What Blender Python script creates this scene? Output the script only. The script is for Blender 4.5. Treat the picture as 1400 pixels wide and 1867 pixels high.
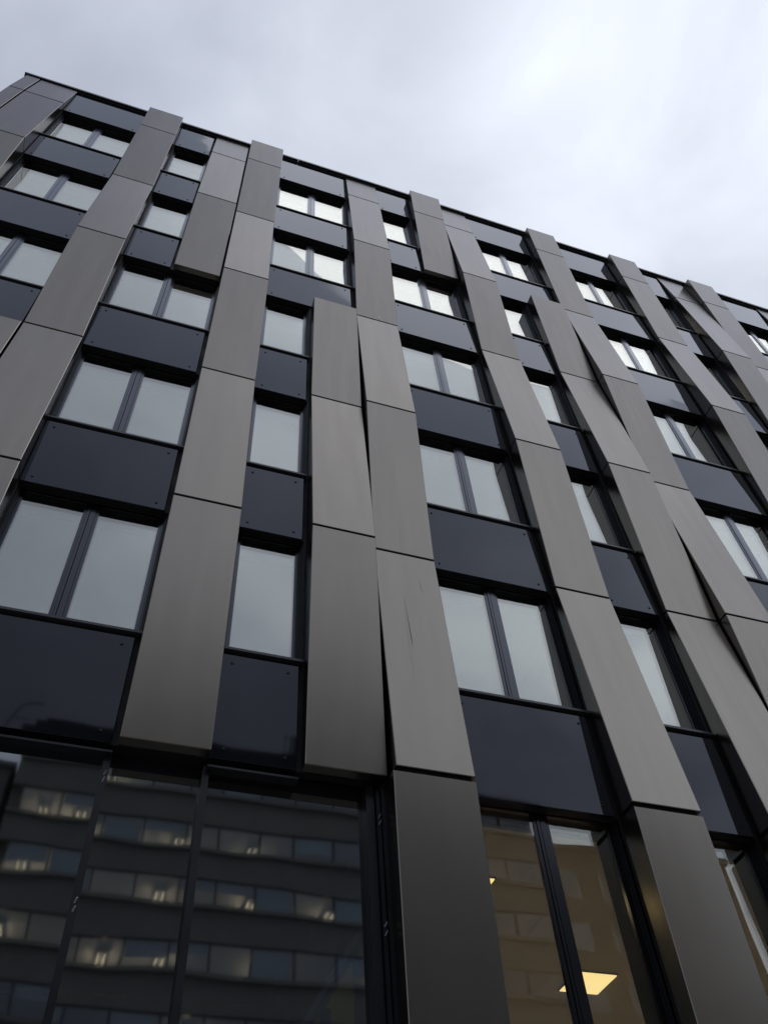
import bpy, math, random
from mathutils import Matrix, Vector
random.seed(7)
SC = bpy.context.scene
COL = SC.collection
for o in list(bpy.data.objects): bpy.data.objects.remove(o)

# ------------------------------------------------------------------ camera
cam_d = bpy.data.cameras.new('camera'); cam = bpy.data.objects.new('camera', cam_d); COL.objects.link(cam)
RT = (0.94756788, -0.31451646, -0.05651989); DN = (0.21380291, 0.75544066, -0.61935267); FW = (0.23749404, 0.57479458, 0.78307584)
cam.matrix_world = Matrix(((RT[0], -DN[0], -FW[0], 0.0), (RT[1], -DN[1], -FW[1], -6.0), (RT[2], -DN[2], -FW[2], 1.6), (0, 0, 0, 1)))
cam_d.sensor_fit = 'VERTICAL'; cam_d.sensor_height = 36.0; cam_d.lens = 36.0 * 1579.4 / 1867
cam_d.clip_start = 0.05; cam_d.clip_end = 3000
SC.camera = cam
# ------------------------------------------------------------------ exposure
SC.view_settings.view_transform = 'Standard'; SC.view_settings.look = 'None'
SC.view_settings.exposure = 0.0; SC.view_settings.gamma = 1.0; SC.view_settings.use_curve_mapping = False
# ------------------------------------------------------------------ sun (veiled, behind the cloud)
GLOW = Vector((0.30, 0.10, 0.95)).normalized()
sun_d = bpy.data.lights.new('sun', 'SUN'); sun_d.energy = 0.5; sun_d.angle = math.radians(60); sun_d.color = (1.0, 0.97, 0.92)
sun = bpy.data.objects.new('sun', sun_d); COL.objects.link(sun)
sun.rotation_euler = (-GLOW).to_track_quat('-Z', 'Y').to_euler(); sun.location = (10, 10, 60)
# ------------------------------------------------------------------ world: overcast sky
W = bpy.data.worlds.new('World'); SC.world = W; W.use_nodes = True
def build_world():
    nt = W.node_tree; nt.nodes.clear(); N = nt.nodes.new; L = nt.links.new
    out = N('ShaderNodeOutputWorld')
    tc = N('ShaderNodeTexCoord')
    sky = N('ShaderNodeTexSky'); sky.sky_type = 'NISHITA'; sky.sun_disc = False
    sky.sun_elevation = math.asin(GLOW.z); sky.sun_rotation = math.atan2(GLOW.x, GLOW.y)
    b1 = N('ShaderNodeBackground'); b1.inputs[1].default_value = 0.05; L(sky.outputs[0], b1.inputs[0])
    nrm = N('ShaderNodeVectorMath'); nrm.operation = 'NORMALIZE'; L(tc.outputs['Generated'], nrm.inputs[0])
    def math_(op, a, b=None, clamp=False):
        m = N('ShaderNodeMath'); m.operation = op; m.use_clamp = clamp
        for i, v in enumerate((a, b)):
            if v is None: continue
            if isinstance(v, (int, float)): m.inputs[i].default_value = v
            else: L(v, m.inputs[i])
        return m.outputs[0]
    sep = N('ShaderNodeSeparateXYZ'); L(nrm.outputs[0], sep.inputs[0])
    # project clouds on a flat layer overhead
    zc = math_('MAXIMUM', sep.outputs[2], 0.12)
    px = math_('DIVIDE', sep.outputs[0], zc); py = math_('DIVIDE', sep.outputs[1], zc)
    cmb = N('ShaderNodeCombineXYZ'); L(px, cmb.inputs[0]); L(py, cmb.inputs[1])
    n1 = N('ShaderNodeTexNoise'); n1.inputs['Scale'].default_value = 2.6; n1.inputs['Detail'].default_value = 6; n1.inputs['Roughness'].default_value = 0.5; n1.inputs['Distortion'].default_value = 0.4
    L(cmb.outputs[0], n1.inputs['Vector'])
    mr = N('ShaderNodeMapRange'); mr.inputs[1].default_value = 0.32; mr.inputs[2].default_value = 0.68; mr.inputs[3].default_value = 0.84; mr.inputs[4].default_value = 1.13
    mr.interpolation_type = 'SMOOTHSTEP'; L(n1.outputs[0], mr.inputs[0])
    def lobe(d, power, gain):
        dot = N('ShaderNodeVectorMath'); dot.operation = 'DOT_PRODUCT'; L(nrm.outputs[0], dot.inputs[0]); dot.inputs[1].default_value = d
        c = math_('MAXIMUM', dot.outputs['Value'], 0.0)
        return math_('MULTIPLY', math_('POWER', c, power), gain)
    glow = lobe(GLOW, 160, 0.26)
    wide = lobe(Vector((0.75, -0.25, 0.61)).normalized(), 2.0, 0.58)
    up = math_('MULTIPLY', math_('POWER', math_('MAXIMUM', sep.outputs[2], 0.0), 5.0), 0.26)
    bright = math_('ADD', math_('ADD', math_('ADD', up, 0.345), wide), glow)
    bright = math_('MULTIPLY', bright, mr.outputs[0])
    mixc = N('ShaderNodeMix'); mixc.data_type = 'RGBA'; mixc.clamp_factor = True
    L(math_('MULTIPLY', math_('SUBTRACT', bright, 0.5), 2.6, True), mixc.inputs[0])
    mixc.inputs[6].default_value = (0.885, 0.96, 1.16, 1); mixc.inputs[7].default_value = (0.925, 0.985, 1.11, 1)
    sc = N('ShaderNodeVectorMath'); sc.operation = 'SCALE'; L(mixc.outputs[2], sc.inputs[0]); L(bright, sc.inputs['Scale'])
    b2 = N('ShaderNodeBackground'); L(sc.outputs[0], b2.inputs[0]); b2.inputs[1].default_value = 1.0
    mix = N('ShaderNodeMixShader'); mix.inputs[0].default_value = 0.93; L(b1.outputs[0], mix.inputs[1]); L(b2.outputs[0], mix.inputs[2])
    L(mix.outputs[0], out.inputs[0])
build_world()
SC.cycles.max_bounces = 10; SC.cycles.glossy_bounces = 5; SC.cycles.transparent_max_bounces = 12; SC.cycles.diffuse_bounces = 3
SC.cycles.sample_clamp_indirect = 4.0

# ------------------------------------------------------------------ materials
def mat(name, color, rough=0.5, metal=0.0, spec=0.5, bump=None, var=0.0, noise=0.0, nscale=3.0, coat=0.0, emit=None, estr=0.0, stretch=(1, 1, 1), ior=1.5, detail=6, rmod=True):
    m = bpy.data.materials.new(name); m.use_nodes = True; nt = m.node_tree; N = nt.nodes.new; L = nt.links.new
    b = nt.nodes['Principled BSDF']
    b.inputs['Base Color'].default_value = (*color, 1); b.inputs['Roughness'].default_value = rough; b.inputs['Metallic'].default_value = metal
    b.inputs['Specular IOR Level'].default_value = spec; b.inputs['IOR'].default_value = ior
    if coat: b.inputs['Coat Weight'].default_value = coat; b.inputs['Coat Roughness'].default_value = 0.25
    tc = N('ShaderNodeTexCoord'); mp = N('ShaderNodeMapping'); mp.inputs['Scale'].default_value = stretch; L(tc.outputs['Object'], mp.inputs[0])
    if noise or var:
        nz = N('ShaderNodeTexNoise'); nz.inputs['Scale'].default_value = nscale; nz.inputs['Detail'].default_value = detail; L(mp.outputs[0], nz.inputs[0])
        r = N('ShaderNodeMapRange'); r.inputs[1].default_value = 0.3; r.inputs[2].default_value = 0.7; r.inputs[3].default_value = 1 - noise; r.inputs[4].default_value = 1 + noise; L(nz.outputs[0], r.inputs[0])
        oi = N('ShaderNodeObjectInfo'); r2 = N('ShaderNodeMapRange'); r2.inputs[3].default_value = 1 - var; r2.inputs[4].default_value = 1 + var; L(oi.outputs['Random'], r2.inputs[0])
        mu = N('ShaderNodeMath'); mu.operation = 'MULTIPLY'; L(r.outputs[0], mu.inputs[0]); L(r2.outputs[0], mu.inputs[1])
        s = N('ShaderNodeVectorMath'); s.operation = 'SCALE'; s.inputs[0].default_value = color; L(mu.outputs[0], s.inputs['Scale']); L(s.outputs[0], b.inputs['Base Color'])
        if rmod:
            rr = N('ShaderNodeMath'); rr.operation = 'MULTIPLY'; rr.inputs[0].default_value = rough; L(mu.outputs[0], rr.inputs[1]); L(rr.outputs[0], b.inputs['Roughness'])
    if bump:
        prev = None
        for sc_, st, dist in bump:
            nz = N('ShaderNodeTexNoise'); nz.inputs['Scale'].default_value = sc_; nz.inputs['Detail'].default_value = 2; L(tc.outputs['Object'], nz.inputs[0])
            bp = N('ShaderNodeBump'); bp.inputs['Strength'].default_value = st; bp.inputs['Distance'].default_value = dist; L(nz.outputs[0], bp.inputs['Height'])
            if prev: L(prev, bp.inputs['Normal'])
            prev = bp.outputs[0]
        L(prev, b.inputs['Normal'])
    if emit: b.inputs['Emission Color'].default_value = (*emit, 1); b.inputs['Emission Strength'].default_value = estr
    return m

def glass_mat(name, tint, refl, bump=0.0015, bias=0.0, ior=2.0, tr=(0.8, 0.85, 0.82), rough=0.012):
    m = bpy.data.materials.new(name); m.use_nodes = True; nt = m.node_tree; nt.nodes.clear(); N = nt.nodes.new; L = nt.links.new
    out = N('ShaderNodeOutputMaterial'); t = N('ShaderNodeBsdfTransparent'); t.inputs[0].default_value = (*tr, 1)
    g = N('ShaderNodeBsdfGlossy'); g.inputs['Color'].default_value = (*tint, 1); g.inputs['Roughness'].default_value = rough
    tc = N('ShaderNodeTexCoord'); nz = N('ShaderNodeTexNoise'); nz.inputs['Scale'].default_value = 1.1; nz.inputs['Detail'].default_value = 1; L(tc.outputs['Object'], nz.inputs[0])
    bp = N('ShaderNodeBump'); bp.inputs['Strength'].default_value = 1; bp.inputs['Distance'].default_value = bump; L(nz.outputs[0], bp.inputs['Height']); L(bp.outputs[0], g.inputs['Normal'])
    lw = N('ShaderNodeLayerWeight'); lw.inputs[0].default_value = 0.5    # facing = 1 - cos
    pw = N('ShaderNodeMath'); pw.operation = 'POWER'; L(lw.outputs['Facing'], pw.inputs[0]); pw.inputs[1].default_value = ior
    mm = N('ShaderNodeMath'); mm.operation = 'MULTIPLY_ADD'; mm.use_clamp = True; L(pw.outputs[0], mm.inputs[0]); mm.inputs[1].default_value = refl; mm.inputs[2].default_value = bias
    x = N('ShaderNodeMixShader'); L(mm.outputs[0], x.inputs[0]); L(t.outputs[0], x.inputs[1]); L(g.outputs[0], x.inputs[2]); L(x.outputs[0], out.inputs[0])
    return m

M = {}
M['panel'] = mat('brushed_bronze_grey_metal', (0.288, 0.264, 0.230), 0.27, 1.0, var=0.05, noise=0.035, nscale=1.5, stretch=(5, 5, 0.35), detail=1.5, rmod=False, bump=[(1.1, 0.30, 0.008)])
M['panel'].node_tree.nodes['Principled BSDF'].inputs['Specular Tint'].default_value = (0.52, 0.55, 0.63, 1)
M['spandrel'] = mat('charcoal_gloss_panel', (0.015, 0.0155, 0.020), 0.03, 0.0, spec=0.5, ior=1.6, var=0.08, noise=0.05, bump=[(1.6, 0.12, 0.012)])
def facade_gloss(name, base, lo, gain, power, bump, rough=0.035):
    m = bpy.data.materials.new(name); m.use_nodes = True; nt = m.node_tree; nt.nodes.clear(); N = nt.nodes.new; L = nt.links.new
    out = N('ShaderNodeOutputMaterial'); d = N('ShaderNodeBsdfDiffuse'); g = N('ShaderNodeBsdfGlossy'); g.inputs['Roughness'].default_value = rough; g.inputs['Color'].default_value = (0.88, 0.915, 1.02, 1)
    tc = N('ShaderNodeTexCoord'); nz = N('ShaderNodeTexNoise'); nz.inputs['Scale'].default_value = 1.5; nz.inputs['Detail'].default_value = 1; L(tc.outputs['Object'], nz.inputs[0])
    bp = N('ShaderNodeBump'); bp.inputs['Strength'].default_value = 1; bp.inputs['Distance'].default_value = bump; L(nz.outputs[0], bp.inputs['Height']); L(bp.outputs[0], g.inputs['Normal'])
    n2 = N('ShaderNodeTexNoise'); n2.inputs['Scale'].default_value = 2.5; n2.inputs['Detail'].default_value = 6; L(tc.outputs['Object'], n2.inputs[0])
    oi = N('ShaderNodeObjectInfo'); ad = N('ShaderNodeMath'); ad.operation = 'ADD'; L(n2.outputs[0], ad.inputs[0]); L(oi.outputs['Random'], ad.inputs[1])
    mr = N('ShaderNodeMapRange'); mr.inputs[2].default_value = 2.0; mr.inputs[3].default_value = 0.75; mr.inputs[4].default_value = 1.35; L(ad.outputs[0], mr.inputs[0])
    s = N('ShaderNodeVectorMath'); s.operation = 'SCALE'; s.inputs[0].default_value = base; L(mr.outputs[0], s.inputs['Scale']); L(s.outputs[0], d.inputs[0])
    lw = N('ShaderNodeLayerWeight'); lw.inputs[0].default_value = 0.5
    pw = N('ShaderNodeMath'); pw.operation = 'POWER'; L(lw.outputs['Facing'], pw.inputs[0]); pw.inputs[1].default_value = power
    mm = N('ShaderNodeMath'); mm.operation = 'MULTIPLY_ADD'; mm.use_clamp = True; L(pw.outputs[0], mm.inputs[0]); mm.inputs[1].default_value = gain; mm.inputs[2].default_value = lo
    x = N('ShaderNodeMixShader'); L(mm.outputs[0], x.inputs[0]); L(d.outputs[0], x.inputs[1]); L(g.outputs[0], x.inputs[2]); L(x.outputs[0], out.inputs[0])
    return m
M['spandrel'] = facade_gloss('charcoal_gloss_panel', (0.010, 0.0105, 0.014), 0.033, 0.47, 2.8, 0.0018)
M['frame'] = facade_gloss('anthracite_window_frame', (0.008, 0.008, 0.010), 0.05, 0.75, 2.6, 0.0005, 0.20)
M['liner'] = mat('black_jamb_aluminium', (0.012, 0.012, 0.015), 0.45, noise=0.1)
M['sill'] = mat('anthracite_sill_metal', (0.06, 0.06, 0.07), 0.3, 0.0, noise=0.05)
M['wall'] = mat('black_facade_lining', (0.008, 0.008, 0.010), 0.7, 0.0, noise=0.2)
M['rivet'] = mat('dark_rivet_head', (0.02, 0.02, 0.022), 0.35, 0.3)
M['coping'] = mat('dark_roof_coping', (0.02, 0.02, 0.024), 0.4, 0.0, noise=0.1)
M['ceil'] = mat('pale_ceiling_plaster', (0.62, 0.62, 0.58), 0.9, noise=0.04)
M['room'] = mat('room_wall_paint', (0.45, 0.43, 0.38), 0.9, noise=0.05)
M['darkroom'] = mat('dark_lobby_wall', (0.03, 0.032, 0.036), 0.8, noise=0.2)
M['glass'] = glass_mat('coated_window_glass', (1.0, 1.0, 0.955), 0.56, bump=0.0006, bias=0.25, ior=2.0)
M['glassdark'] = glass_mat('lobby_window_glass', (0.88, 0.95, 0.97), 0.65, bump=0.0022, bias=0.29, ior=2.2, tr=(0.7, 0.72, 0.70), rough=0.030)
M['glasslow'] = glass_mat('ground_floor_glass', (0.95, 1.0, 0.97), 0.65, bump=0.0014, bias=0.125, ior=2.4, tr=(0.90, 0.88, 0.83), rough=0.014)
M['steel'] = mat('bright_clip_steel', (0.6, 0.6, 0.6), 0.3, 1.0)
M['brace'] = mat('blue_painted_steel', (0.03, 0.045, 0.10), 0.5)
M['stairwall'] = mat('olive_stair_wall', (0.30, 0.29, 0.17), 0.8, noise=0.15)
M['lamp'] = mat('warm_ceiling_panel_diffuser', (0.9, 0.85, 0.6), 0.5, emit=(1.0, 0.80, 0.36), estr=1.5)
M['asphalt'] = mat('asphalt', (0.05, 0.05, 0.052), 0.85, noise=0.25, nscale=8, bump=[(90, 0.4, 0.01)])
M['paving'] = mat('concrete_paving', (0.22, 0.21, 0.20), 0.85, noise=0.15, nscale=4, bump=[(60, 0.3, 0.01)])
M['earth'] = mat('dull_ground', (0.09, 0.09, 0.08), 0.95, noise=0.2, nscale=0.2)
M['kerb'] = mat('granite_kerb', (0.28, 0.28, 0.27), 0.8, noise=0.12, nscale=10)
M['paint'] = mat('white_road_paint', (0.7, 0.7, 0.68), 0.7, noise=0.1, nscale=10)
M['concrete'] = mat('olive_grey_cladding', (0.165, 0.165, 0.15), 0.8, noise=0.15, nscale=0.7)
M['opwin'] = glass_mat('office_window_glass', (0.8, 0.85, 0.9), 0.7, bump=0.001, bias=0.20, ior=2.5, tr=(0.75, 0.78, 0.8))
M['opceil'] = mat('office_ceiling', (0.34, 0.38, 0.46), 0.9)
M['oproom'] = mat('office_interior', (0.09, 0.11, 0.16), 0.9)
M['roofdark'] = mat('dark_roof_cladding', (0.03, 0.03, 0.033), 0.7)
M['tube'] = mat('fluorescent_tube', (0.9, 0.9, 0.85), 0.5, emit=(1.0, 0.88, 0.65), estr=1.6)
M['blind'] = mat('office_blind', (0.30, 0.33, 0.38), 0.9)
M['brick'] = mat('brown_stone_facade', (0.16, 0.13, 0.09), 0.85, noise=0.2, nscale=0.8)

# ------------------------------------------------------------------ mesh helpers (facade units: 0.5 m; p = how far out from the facade plane)
def U(x, p, z): return (x * 0.5, -p * 0.5, z * 0.5 + 1.6)
class MB:
    def __init__(s): s.v = []; s.f = []
    def add(s, v, f):
        n = len(s.v); s.v += v; s.f += [tuple(i + n for i in q) for q in f]; return s
    def box(s, x0, x1, p0, p1, z0, z1):           # facade units
        return s.boxm(x0 * .5, x1 * .5, -p1 * .5, -p0 * .5, z0 * .5 + 1.6, z1 * .5 + 1.6)
    def boxm(s, x0, x1, y0, y1, z0, z1):
        v = [(x, y, z) for x in (x0, x1) for y in (y0, y1) for z in (z0, z1)]
        return s.add(v, [(0, 1, 3, 2), (4, 6, 7, 5), (0, 4, 5, 1), (2, 3, 7, 6), (0, 2, 6, 4), (1, 5, 7, 3)])
    def slab(s, x0, x1, pb, zt, pt, zb, pbm, c=0.012):
        # prism with sloping front (top protrusion pt at zt, bottom pbm at zb), back at pb, chamfered front edge
        v = [U(x0, pb, zb), U(x1, pb, zb), U(x1, pb, zt), U(x0, pb, zt),
             U(x0, pbm - c, zb), U(x1, pbm - c, zb), U(x1, pt - c, zt), U(x0, pt - c, zt),
             U(x0 + c, pbm, zb + c), U(x1 - c, pbm, zb + c), U(x1 - c, pt, zt - c), U(x0 + c, pt, zt - c)]
        f = [(0, 3, 2, 1), (0, 1, 5, 4), (1, 2, 6, 5), (2, 3, 7, 6), (3, 0, 4, 7), (4, 5, 9, 8), (5, 6, 10, 9), (6, 7, 11, 10), (7, 4, 8, 11), (8, 9, 10, 11)]
        return s.add(v, f)
    def tube(s, a, b, r, n=8):
        a = Vector(a); b = Vector(b); d = (b - a).normalized(); u = d.orthogonal().normalized(); w = d.cross(u)
        v = []; 
        for c in (a, b):
            for i in range(n):
                t = 2 * math.pi * i / n; v.append(tuple(c + u * r * math.cos(t) + w * r * math.sin(t)))
        f = [(i, (i + 1) % n, n + (i + 1) % n, n + i) for i in range(n)] + [tuple(range(n))[::-1], tuple(range(n, 2 * n))]
        return s.add(v, f)
    def mesh(s, name, m):
        me = bpy.data.meshes.new(name); me.from_pydata(s.v, [], s.f); me.materials.append(m); me.update(); return me
    def build(s, name, m, parent=None, **k):
        return link(name, s.mesh(name, m), parent, **k)
def link(name, me, parent=None, loc=None, **k):
    o = bpy.data.objects.new(name, me); COL.objects.link(o)
    if parent is not None: o.parent = parent
    if loc is not None: o.location = loc
    for a, b in k.items(): o[a] = b
    return o
def thing(name, loc, label, category, group=None):
    o = bpy.data.objects.new(name, None); COL.objects.link(o); o.location = loc; o['label'] = label; o['category'] = category
    o.empty_display_size = 0.2
    if group: o['group'] = group
    return o

# ------------------------------------------------------------------ ground
g = MB().boxm(-900, 900, -900, 900, -0.6, -0.13).build('ground', M['earth'], kind='structure')
MB().boxm(-200, 200, -20, -9.0, -0.129, -0.12).build('road', M['asphalt'], kind='structure')
pv = MB()
pv.boxm(-60, 80, -8.85, 14, -0.125, 0.0); pv.build('pavement', M['paving'], kind='structure')
MB().boxm(-60, 80, -34.9, -20.15, -0.126, 0.0).build('far_pavement', M['paving'], kind='structure')
kb = MB(); kb.boxm(-60, 80, -8.998, -8.852, -0.12, 0.01); kb.boxm(-60, 80, -20.148, -20.002, -0.12, 0.01); kb.build('kerb', M['kerb'], kind='structure')
pm = MB()
for i in range(-20, 26): pm.boxm(i * 3.0, i * 3.0 + 1.6, -14.56, -14.44, -0.119, -0.116)
pm.build('road_markings', M['paint'], kind='structure')

# ------------------------------------------------------------------ the panel-clad building
B = thing('apartment_building', (10, 6, 0), 'dark multi-storey building clad in zigzag grey metal pilaster panels and charcoal spandrels', 'building')
def Bp(mb, name, m, parent=None, **k):
    o = mb.build(name, m, None, **k)
    if parent is None: o.parent = B; o.matrix_parent_inverse = Matrix.Translation(-B.location)
    else: o.parent = parent
    return o
HZ = {k: 8.72 + 5.954 * (6 - k) for k in range(1, 8)}
HZ[0] = 41.22; HZ[8] = -3.15
SZ = {k: HZ[k + 1] + 2.30 for k in range(1, 7)}          # sill line under row k
XL, XR, YB = -9.6, 37.5, 24.0                             # building extents in facade units
PA = {0: .46, 1: .39, 2: .20, 3: .50, 4: .20, 5: .50, 6: .21, 7: .5, 8: .3}
PB = {0: .03, 1: .19, 2: .46, 3: .16, 4: .45, 5: .20, 6: .50, 7: .27, 8: .5}
G = 0.028
def fin(x0, x1, pat, i0, i1, over={}):
    p = dict(pat); p.update(over)
    zt = dict(HZ)
    if i0 == 0: zt[0] = 41.0 if pat is PA else 41.2
    core = MB()
    for i in range(i0, i1):
        a, b = zt[i], zt[i + 1]
        pt, pb = p[i], p[i + 1]
        xo = 0
        if i == 6 and pat is PB: pt = .50; pb = .28; xo = .06 if x0 < 5 else 0
        top = a if i == i0 else a - G * (2.6 if i == 6 else 1)
        bot = b if i == i1 - 1 else b + G
        Bp(MB().slab(x0 - xo, x1, -0.02, top, pt, bot, pb), 'metal_panel', M['panel'])
        core.slab(x0 + .05, x1 - .05, -0.05, a - (.05 if i == i0 else 0), pt - .07 if pt > .1 else pt - .03, b + (.05 if i == i1 - 1 else 0), pb - .07)
    Bp(core, 'panel_backing', M['wall'])
FINS = []
def F(n, pat, i1=8): x = 4.5 * n; FINS.append((x, 0, i1)); fin(x + .06, x + 1.5, pat, 0, i1)
fin(-9.6, -9.06, PB, 0, 6, {0: .1, 1: .28, 2: .54}); fin(-9.0, -7.5, PB, 0, 6, {0: .08, 1: .27, 2: .54})
F(-1, PA, 6); F(0, PA, 6); F(1, PB); F(2, PB); F(3, PA); F(4, PA); F(5, PA); F(6, PB); F(7, PA)
fin(-5.94, -4.5, PA, 4, 6)
fin(-1.44, 0.0, PB, 0, 3)
fin(3.06, 4.5, PA, 3, 6, {3: .36})
fin(7.56, 9.0, PA, 0, 2, {2: .13, 1: .36})
fin(12.06, 13.5, PB, 2, 8, {2: .37})
fin(21.06, 22.5, PB, 0, 8)
fin(30.06, 31.5, PA, 1, 5)

BAYS = {0: 'DDDSS', 1: 'SSDDD', 2: 'DDSSS', 3: 'SDDDDD', 4: 'DSSSSS', 5: 'DDDDDD', 6: 'SSSSSS', 7: 'DDDDDD', 8: 'DSSSSD'}
# structural wall behind the cladding
wl = MB()
for k in range(0, 7):                                     # spandrel beams
    zt = 41.2 if k == 0 else SZ[k]; zb = HZ[k + 1]
    if k == 6: zt, zb = -2.2, -3.15
    if k == 6: wl.box(4.5, XR, -1.0, -.06, zb, zt)
    else: wl.box(XL + .03, XR, -.22, -.06, zb + .004, zt); wl.box(XL + .03, XR, -1.0, -.33, zb + .16, zt)
for n in range(-1, 8):
    x = 4.5 * n; zb = HZ[6] if n < 1 else -3.15
    wl.box(x + .04, x + 1.52, -.9, -.04, zb, 41.15)
wl.box(-9.57, -7.48, -.9, -.04, HZ[6], 41.15)
for n, rows in BAYS.items():
    L0 = 4.5 * n - 7.5
    for r, c in enumerate(rows, 1):
        if c == 'S': wl.box(L0 + 1.54, L0 + 3.1, -.85, -.035, SZ[r] - .3 if r < 6 else -3.15, HZ[r] + .3)
Bp(wl, 'wall', M['wall'])
side = MB(); side.box(XL, XL + .4, -YB, -1.0, -3.15, 41.15); side.box(XR - .4, XR, -YB, -1.0, -3.15, 41.15); side.box(XL, XR, -YB - .4, -YB, -3.15, 41.15)
Bp(side, 'rear_wall', M['panel'])
sl = MB()
for k in range(1, 7): sl.box(XL + .4, XR - .4, -YB, -1.0, HZ[k] + .1, HZ[k] + .7)
Bp(sl, 'floor_slab', M['ceil'])
rf = MB(); rf.box(XL + .4, XR - .4, -YB, -1.0, 40.3, 40.7); Bp(rf, 'roof', M['roofdark'])
xc = XL - .12
while xc < XR:
    xe = min(xc + 6.0, XR); cp = MB(); j_ = random.uniform(-.006, .006)
    cp.box(xc, xe - .014, -1.1, .13 + j_, 41.36 + j_, 41.50 + j_); cp.box(xc + .01, xe - .005, -1.05, .04, 41.24, 41.36 + j_); Bp(cp, 'coping', M['coping']); xc = xe
Bp(MB().box(XL, XR, -1.0, -.1, 41.16, 41.33), 'parapet', M['wall'])
pw = MB()
for n in range(-1, 8):
    x = 4.5 * n + .8
    pw.box(x - .1, x + .1, -12.0, -1.0, (HZ[6] + .7), 40.3)
pw.box(XL + .4, XR - .4, -12.4, -12.0, HZ[6] + .7, 40.3)
pw.box(4.6, XR - .4, -14.4, -14.0, -3.15, HZ[6] + .1)
Bp(pw, 'partition_wall', M['room'])
fl = MB(); fl.box(XL + .4, XR - .4, -YB, -1.0, -3.1, -2.9); Bp(fl, 'ground_floor', M['room'])
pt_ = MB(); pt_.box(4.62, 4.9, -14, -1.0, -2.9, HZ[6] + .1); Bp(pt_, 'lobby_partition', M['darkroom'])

# rivet mesh shared
def rivet_mesh():
    v = []; n = 8; r = .016; 
    for i in range(n): v.append((r * math.cos(i * 2 * math.pi / n), 0, r * math.sin(i * 2 * math.pi / n)))
    for i in range(n): v.append((.7 * r * math.cos(i * 2 * math.pi / n), -.009, .7 * r * math.sin(i * 2 * math.pi / n)))
    f = [(i, (i + 1) % n, n + (i + 1) % n, n + i) for i in range(n)] + [tuple(range(n, 2 * n))]
    me = bpy.data.meshes.new('rivet'); me.from_pydata(v, [], f); me.materials.append(M['rivet']); me.update(); return me
RV = rivet_mesh()
def window(x0, x1, z0, z1, double):
    fr = MB(); w = .09; a, b = -.34, -.23
    fr.box(x0, x0 + w, a, b, z0, z1); fr.box(x1 - w, x1, a, b, z0, z1)
    fr.box(x0 + w, x1 - w, a, b - .003, z1 - w, z1); fr.box(x0 + w, x1 - w, a, b - .003, z0, z0 + w)
    # stepped jamb liners
    o = Bp(fr, 'window', M['frame'])
    zl = z1 - .15
    for sd in (0, 1):
        li = MB()
        for q0, q1, e in ((-.225, -.185, .07), (-.175, -.135, .045), (-.12, -.07, .02)):
            if sd: li.box(x1 - e, x1 + .02, q0, q1, z0, zl)
            else: li.box(x0 - .02, x0 + e, q0, q1, z0, zl)
        if sd: li.box(x1, x1 + .03, -.225, -.05, z0, zl)
        else: li.box(x0 - .03, x0, -.225, -.05, z0, zl)
        Bp(li, 'jamb_liner', M['liner'], o)
    xm = (x0 + x1) / 2
    cells = [(x0 + w, xm - .085), (xm + .085, x1 - w)] if double else [(x0 + w, x1 - w)]
    if double:
        mu = MB(); mu.box(xm - .085, xm - .035, a, b + .004, z0 + w, z1 - w); mu.box(xm - .020, xm + .085, a, b + .0, z0 + w, z1 - w)
        Bp(mu, 'mullion', M['frame'], o)
    for c0, c1 in cells:
        sash = MB(); s = .07
        zz0, zz1 = z0 + w, z1 - w
        sash.box(c0 + .006, c0 + s, -.33, -.245, zz0, zz1); sash.box(c1 - s, c1 - .006, -.33, -.245, zz0, zz1)
        sash.box(c0 + s, c1 - s, -.33, -.247, zz1 - s, zz1 - .006); sash.box(c0 + s, c1 - s, -.33, -.247, zz0 + .006, zz0 + s)
        Bp(sash, 'sash', M['frame'], o)
        t = random.uniform(-.004, .004); t2 = random.uniform(-.003, .003)
        gm = M['glasslow'] if z0 < 5 else M['glass']
        for y, e in ((-.265, -.01), (-.315, .02)):            # double glazing: outer and inner pane
            pn = MB()
            pn.add([U(c0 + s + e, y + t, zz0 + s + e), U(c1 - s - e, y - t, zz0 + s + e), U(c1 - s - e, y - t + t2, zz1 - s - e), U(c0 + s + e, y + t + t2, zz1 - s - e)], [(0, 1, 2, 3)])
            Bp(pn, 'pane', gm, o)
    return o
for n, rows in BAYS.items():
    L0 = 4.5 * n - 7.5
    for r, c in enumerate(rows, 1):
        x0 = L0 + .0; x1 = L0 + (3.06 if c == 'D' else 1.53)
        zb = SZ[r] + .03 if r < 6 else -2.2
        window(x0 + .0, x1, zb, HZ[r] + .15, c == 'D')
        s = MB(); s.box(x0 + .0, x1 - .0, -.225, .05, zb + .03, zb + .085)
        Bp(s, 'sill', M['sill'])
    for k in range(0, 6):
        if k > 0 and k > len(rows): continue
        c = rows[max(k, 1) - 1]
        x0 = L0 + .02; x1 = L0 + (2.95 if c == 'D' else 1.46)
        zt = 41.2 if k == 0 else SZ[k] - .03; zb = HZ[k + 1] + .0
        o = Bp(MB().slab(x0, x1, -.05, zt, 0.0, zb, 0.0, .008), 'spandrel_panel', M['spandrel'])
        for rx in (x0 + .2, x1 - .2):
            for rz in (zt - .2, zb + .2):
                link('rivet', RV, o, U(rx, 0.001, rz))
# drip trims under the lowest spandrels
for x0, x1 in ((-7.5, -6), (-3, 0.0), (1.5, 3.02)):
    Bp(MB().box(x0, x1, -.25, -.03, 8.57, 8.61), 'drip_trim', M['liner'])
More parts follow.
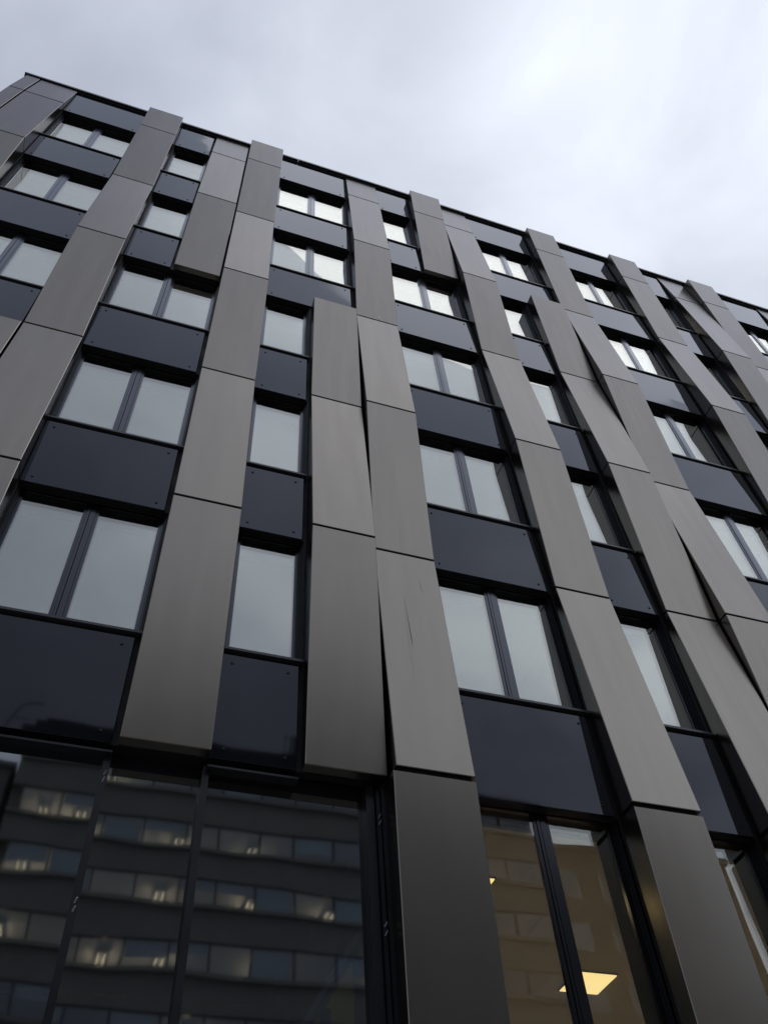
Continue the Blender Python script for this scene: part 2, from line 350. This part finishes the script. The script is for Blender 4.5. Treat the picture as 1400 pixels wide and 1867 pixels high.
# ------------------------------------------------------------------ lobby curtain wall
cw = MB()
cw.box(XL, 4.3, -.5, -.32, 8.5, 8.75)
cw.box(4.2, 4.34, -.5, -.10, -3.1, 8.7); cw.box(4.36, 4.42, -.5, -.04, -3.1, 8.6); cw.box(4.44, 4.6, -.6, -.01, -3.1, 8.7)
M['frame2'] = mat('dark_lobby_frame', (0.016, 0.017, 0.022), 0.35, noise=0.1)
CW = Bp(cw, 'curtain_wall', M['frame2'])
xs = [XL, -6.0, -3.0, -.05, 1.5, 4.2]
for x in xs[:-1]: Bp(MB().box(x - .055, x + .055, -.5, -.14, -3.1, 8.7), 'mullion', M['frame2'], CW)
for a, b in zip(xs[:-1], xs[1:]):
    t = random.uniform(-.003, .003); q = {-.05: -.03, 1.5: -.025, -3.0: .07}.get(a, 0)   # panes sit a touch out of plumb
    Bp(MB().add([U(a + .05, -.3 + t, -3.1), U(b - .0, -.3 - t, -3.1), U(b - .0, -.3 - t + q, 8.72), U(a + .05, -.3 + t + q, 8.72)], [(0, 1, 2, 3)]), 'pane', M['glassdark'], CW)
for x, zs in ((-.04, (8.15, 8.03, 6.13, 6.01)), (4.39, (8.05, 7.93, 6.25, 6.12))):
    for z in zs: Bp(MB().tube(U(x - .012, -.03, z), U(x + .012, .03, z + .05), .005, 6), 'clip', M['steel'], CW)
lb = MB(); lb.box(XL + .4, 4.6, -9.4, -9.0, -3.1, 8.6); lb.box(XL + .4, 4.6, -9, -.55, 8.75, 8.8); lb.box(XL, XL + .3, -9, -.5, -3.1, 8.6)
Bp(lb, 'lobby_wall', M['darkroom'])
br = MB(); br.tube(U(4.9, -1.1, 7.47), U(2.0, -1.1, 2.92), .05, 8)
br.box(4.24, 4.37, -1.2, -1.1, -3, 6.3); br.box(3.72, 3.85, -1.2, -1.1, -3, 5.5)
Bp(br, 'stair_brace', M['brace'])
stw = MB(); tri = [(4.95, 7.4), (2.0, 2.8), (2.0, -3.0), (4.95, -3.0)]
stw.add([U(x, -1.45, z) for x, z in tri] + [U(x, -1.6, z) for x, z in tri], [(0, 1, 2, 3), (7, 6, 5, 4), (0, 4, 5, 1), (1, 5, 6, 2), (2, 6, 7, 3), (3, 7, 4, 0)])
Bp(stw, 'stair_wall', M['stairwall'])

# ------------------------------------------------------------------ lights in the ground-floor room
def panel_light(x0, d0, label, power=26):
    cx, cy, cz = U(x0 + .46, -(d0 + .5), 8.80)
    t = thing('ceiling_light', (cx, cy, cz), label, 'ceiling light', 'square ceiling panels in the ground-floor room')
    f = MB(); s = .25
    f.boxm(-s - .012, s + .012, -s - .012, s + .012, -.006, .004)
    f.build('light_frame', M['sill'], t)
    MB().boxm(-s, s, -s, s, -.014, -.007).build('diffuser', M['lamp'], t)
    ld = bpy.data.lights.new('panel_lamp', 'AREA'); ld.size = .48; ld.energy = power * 1.25; ld.color = (1.0, 0.76, 0.52)
    lo = bpy.data.objects.new('panel_lamp', ld); COL.objects.link(lo); lo.parent = t; lo.location = (0, 0, -.03); ld.spread = math.radians(36)
panel_light(11.24, 6.0, 'square warm ceiling panel glowing behind the right-hand pane of the tall double window')
panel_light(6.72, 2.62, 'square warm ceiling panel almost hidden behind the grey pilaster left of the tall window')
panel_light(15.74, 9.4, 'extra unseen ceiling panel added deep inside the ground-floor room to brighten it')  # extra panel out of view, added to lift the room's ceiling brightness

# ------------------------------------------------------------------ across the street (seen mirrored in the glass)
T = thing('office_tower', (10, -41, 0), 'olive grey office block across the street, mirrored with lit window bands in the lobby glass', 'building')
def Tp(mb, name, m, parent=None):
    o = mb.build(name, m)
    if parent is None: o.parent = T; o.matrix_parent_inverse = Matrix.Translation(-T.location)
    else: o.parent = parent
    return o
YF = -35.0
tx0, tx1 = -4.5, 25.0
bt = [1.6 + .5 * (58.6 - 6.2 * i) for i in range(10)]     # tops of window bands
tw = MB(); wb = 1.4
tops = [31.0] + [b - wb for b in bt]
for i in range(10):
    tw.boxm(tx0, tx1, YF - .4, YF, bt[i], tops[i])
    tw.boxm(tx0, tx1, YF + .001, YF + .18, tops[i] - .22, tops[i] - .02)
tw.boxm(tx0, tx1, YF - .4, YF, 0, tops[10])
tw.boxm(tx0, tx0 + .6, YF - 12, YF - .41, 0, 30.95); tw.boxm(tx1 - .4, tx1, YF - 12, YF - .41, 0, 30.95); tw.boxm(tx0, tx1, YF - 12.3, YF - 12.01, 0, 30.95)
Tp(tw, 'wall', M['concrete'])
tr = MB(); tr.boxm(tx0 - .3, tx1 + .3, YF - 12.4, YF + .4, 31.0, 31.35); tr.boxm(tx0 + .2, 14.5, YF - 9, YF - .6, 31.35, 32.6); tr.boxm(tx0 + .8, 14.7, YF - 9.2, YF - .5, 32.6, 32.8)
Tp(tr, 'roof', M['roofdark'])
ts = MB()
for i in range(10): ts.boxm(tx0 + .6, tx1 - .4, YF - 6, YF - .4, bt[i] + .05, bt[i] + .3)
Tp(ts, 'ceiling', M['opceil'])
tb = MB(); tb.boxm(tx0 + .6, tx1 - .4, YF - 6.3, YF - 6, 0.2, 30.9); Tp(tb, 'rear_partition', M['oproom'])
wfm = MB(); wfm.boxm(-.05, .05, -.12, .04, -wb, 0); wfm.boxm(.05, 2.05, -.12, .02, -.06, 0); wfm.boxm(.05, 2.05, -.12, .02, -wb, -wb + .06)
wfm = wfm.mesh('window', M['frame'])
wpm = MB().add([(.05, -.06, -wb + .06), (2.05, -.06, -wb + .06), (2.05, -.06, -.06), (.05, -.06, -.06)], [(0, 3, 2, 1)]).mesh('pane', M['opwin'])
blinds = [MB().boxm(.1, 1.95, -.16, -.15, -h_, -.07).mesh('blind', M['blind']) for h_ in (.35, .6, .9, 1.3)]
for i in range(10):
    for j in range(14):
        o = link('window', wfm, T, (tx0 + .6 + j * 2.05 - T.location.x, YF - .02 - T.location.y, bt[i]))
        link('pane', wpm, o)
        if random.random() < .38:
            link('blind', random.choice(blinds), o)
# tube lights hung in the offices
fx = MB(); fx.tube((-.16, -.9, 0), (-.16, .9, 0), .035, 6); fx.tube((.16, -.9, 0), (.16, .9, 0), .035, 6)
fxm = fx.mesh('tube', M['tube']); hm = MB().boxm(-.25, .25, -.95, .95, .05, .10).mesh('light_housing', M['roofdark'])
tl = [(-1.6, 0), (.2, 0), (-2.8, 1), (-.9, 1), (1.6, 1), (4.2, 1), (8.5, 1), (-3.2, 2), (-1.2, 2), (3.7, 2), (8.7, 2), (-3.4, 3), (1.5, 3), (4.2, 3), (9.5, 3), (6.0, 4), (13.0, 2), (16.5, 3), (20.5, 1)]
lv = ['top lit row', 'second lit row', 'third lit row', 'fourth lit row', 'fifth lit row']
ordn = ['first', 'second', 'third', 'fourth', 'fifth', 'sixth', 'seventh']
for q, (x, lev) in enumerate(tl):
    xm_ = x * .976
    rank = sorted(v for v, l in tl if l == lev).index(x)
    t = thing('tube_light', (xm_, YF - 2.2, bt[lev] - .25), 'warm twin-tube light mirrored in the glass, %s from left, %s' % (ordn[rank], lv[lev]), 'tube light', 'twin-tube lights in the office block opposite')
    link('tube', fxm, t); link('light_housing', hm, t)
    ld = bpy.data.lights.new('tube_lamp', 'POINT'); ld.energy = 75 * random.uniform(.6, 1.4); ld.color = (1.0, .68, .36); ld.shadow_soft_size = .15
    lo = bpy.data.objects.new('tube_lamp', ld); COL.objects.link(lo); lo.parent = t; lo.location = (0, 0, -.35)
# roof mast and railing
mast = thing('antenna_mast', (9.9, YF - .8, 32.7), 'thin antenna cluster mirrored in the corner of the charcoal panel', 'antenna')
am = MB(); am.tube((0, 0, 0), (0, 0, 1.6), .06); am.tube((.22, 0, 0), (.22, 0, 1.7), .09); am.tube((-.35, 0, 0), (-.35, 0, 1.7), .025); am.tube((.36, 0, 0), (.36, 0, 1.7), .05)
am.build('pole', M['roofdark'], mast)
am = MB(); am.tube((-.5, 0, 1.5), (.6, 0, 1.5), .02); am.tube((-.4, 0, .4), (.6, 0, .4), .02); am.build('crossbar', M['roofdark'], mast)
rl = thing('roof_railing', (-5.1, YF, 31.9), 'thin curved roof railing mirrored in the lowest charcoal panel', 'railing')
am = MB(); pts = [(-.5, 0, -.6), (-.3, 0, 0.2), (-.1, 0, .9), (.1, 0, 1.25), (.5, 0, 1.4), (1.0, 0, 1.45)]
for a, b in zip(pts, pts[1:]): am.tube(a, b, .04)
am.tube((-.3, 0, .1), (.5, 0, .1), .03); am.build('rail', M['roofdark'], rl)
def lowblock(x0, x1, y0, y1, h, m, label, n):
    t = thing('neighbour_building', ((x0 + x1) / 2, (y0 + y1) / 2, 0), label, 'building')
    b = MB(); b.boxm(x0, x1, y0, y1, 0, h); o = b.build('wall', m); o.parent = t; o.matrix_parent_inverse = Matrix.Translation(-t.location)
    b = MB(); b.boxm(x0 - .2, x1 + .2, y0 - .2, y1 + .2, h, h + .3); o = b.build('roof', M['roofdark']); o.parent = t; o.matrix_parent_inverse = Matrix.Translation(-t.location)
    w = MB(); w.boxm(-.6, .6, -.05, .05, -.8, .8); wm = w.mesh('window', M['opwin'])
    nx = int((x1 - x0) / 2.6)
    for k in range(int(h / 3.1)):
        for j in range(nx): link('window', wm, t, (x0 + 1.5 + j * 2.6 - t.location.x, y1 + .03 - t.location.y, 2.0 + k * 3.1))
lowblock(-30, -4.9, -50, -36, 29.2, M['concrete'], 'lower olive block left of the office block, mirrored at the lobby glass edge', 1)
lowblock(25.4, 37.2, -48, YF, 29.0, M['brick'], 'brown stone block right of the office block, mirrored in the tall window', 2)

# rain streaks and scuffs on single panels (thin marks lying on the metal)
M['streak'] = mat('rain_streak', (0.235, 0.215, 0.185), 0.3, 1.0)
def streak(xa, za, pa, xb, zb, pb, w):
    Bp(MB().add([U(xa - w * .3, pa + .004, za), U(xb - w, pb + .004, (zb + za) / 2 + (zb - za) * .1), U(xb, pb + .004, zb), U(xb + w, pb + .004, (zb + za) / 2), U(xa + w * .3, pa + .004, za)], [(0, 1, 2, 3, 4)]), 'streak', M['streak'])
def pB(z):
    ks = sorted(HZ, key=lambda k: -HZ[k])
    for a, b in zip(ks, ks[1:]):
        if HZ[a] >= z >= HZ[b]:
            f = (HZ[a] - z) / (HZ[a] - HZ[b]); return PB[a] * (1 - f) + PB[b] * f
for x, za, zb, w in ((5.12, 13.3, 10.4, .0016), (5.55, 13.9, 13.2, .003), (5.35, 26.9, 26.7, .03), (14.35, 17.2, 14.9, .004), (14.15, 16.4, 15.2, .003)):
    q = .5 * (pB(za) + pB(zb)); streak(x, za, pB(za) if abs(za - zb) > 1 else q, x + .01, zb, pB(zb) if abs(za - zb) > 1 else q, w)

lowblock(39, 75, -60, -37, 19.5, M['concrete'], 'long low block far right of the office block, mirrored under the bright sky', 3)
fill_t = thing('added_fill_light', U(4.62, -.9, 2.6), 'added fill light in a made-up fitting, brightening the stair inside the dark lobby', 'fill light')  # unseen lamp and fitting added to brighten the stair wall
MB().boxm(-.10, .01, -.05, .05, -.12, .12).build('light_housing', M['sill'], fill_t); MB().boxm(-.125, -.10, -.04, .04, -.10, .10).build('diffuser', M['lamp'], fill_t)
ld = bpy.data.lights.new('fill_lamp', 'POINT'); ld.energy = 12; ld.color = (1.0, .85, .5); ld.shadow_soft_size = .1
lo = bpy.data.objects.new('fill_lamp', ld); COL.objects.link(lo); lo.parent = fill_t; lo.location = (-.3, .1, 0)
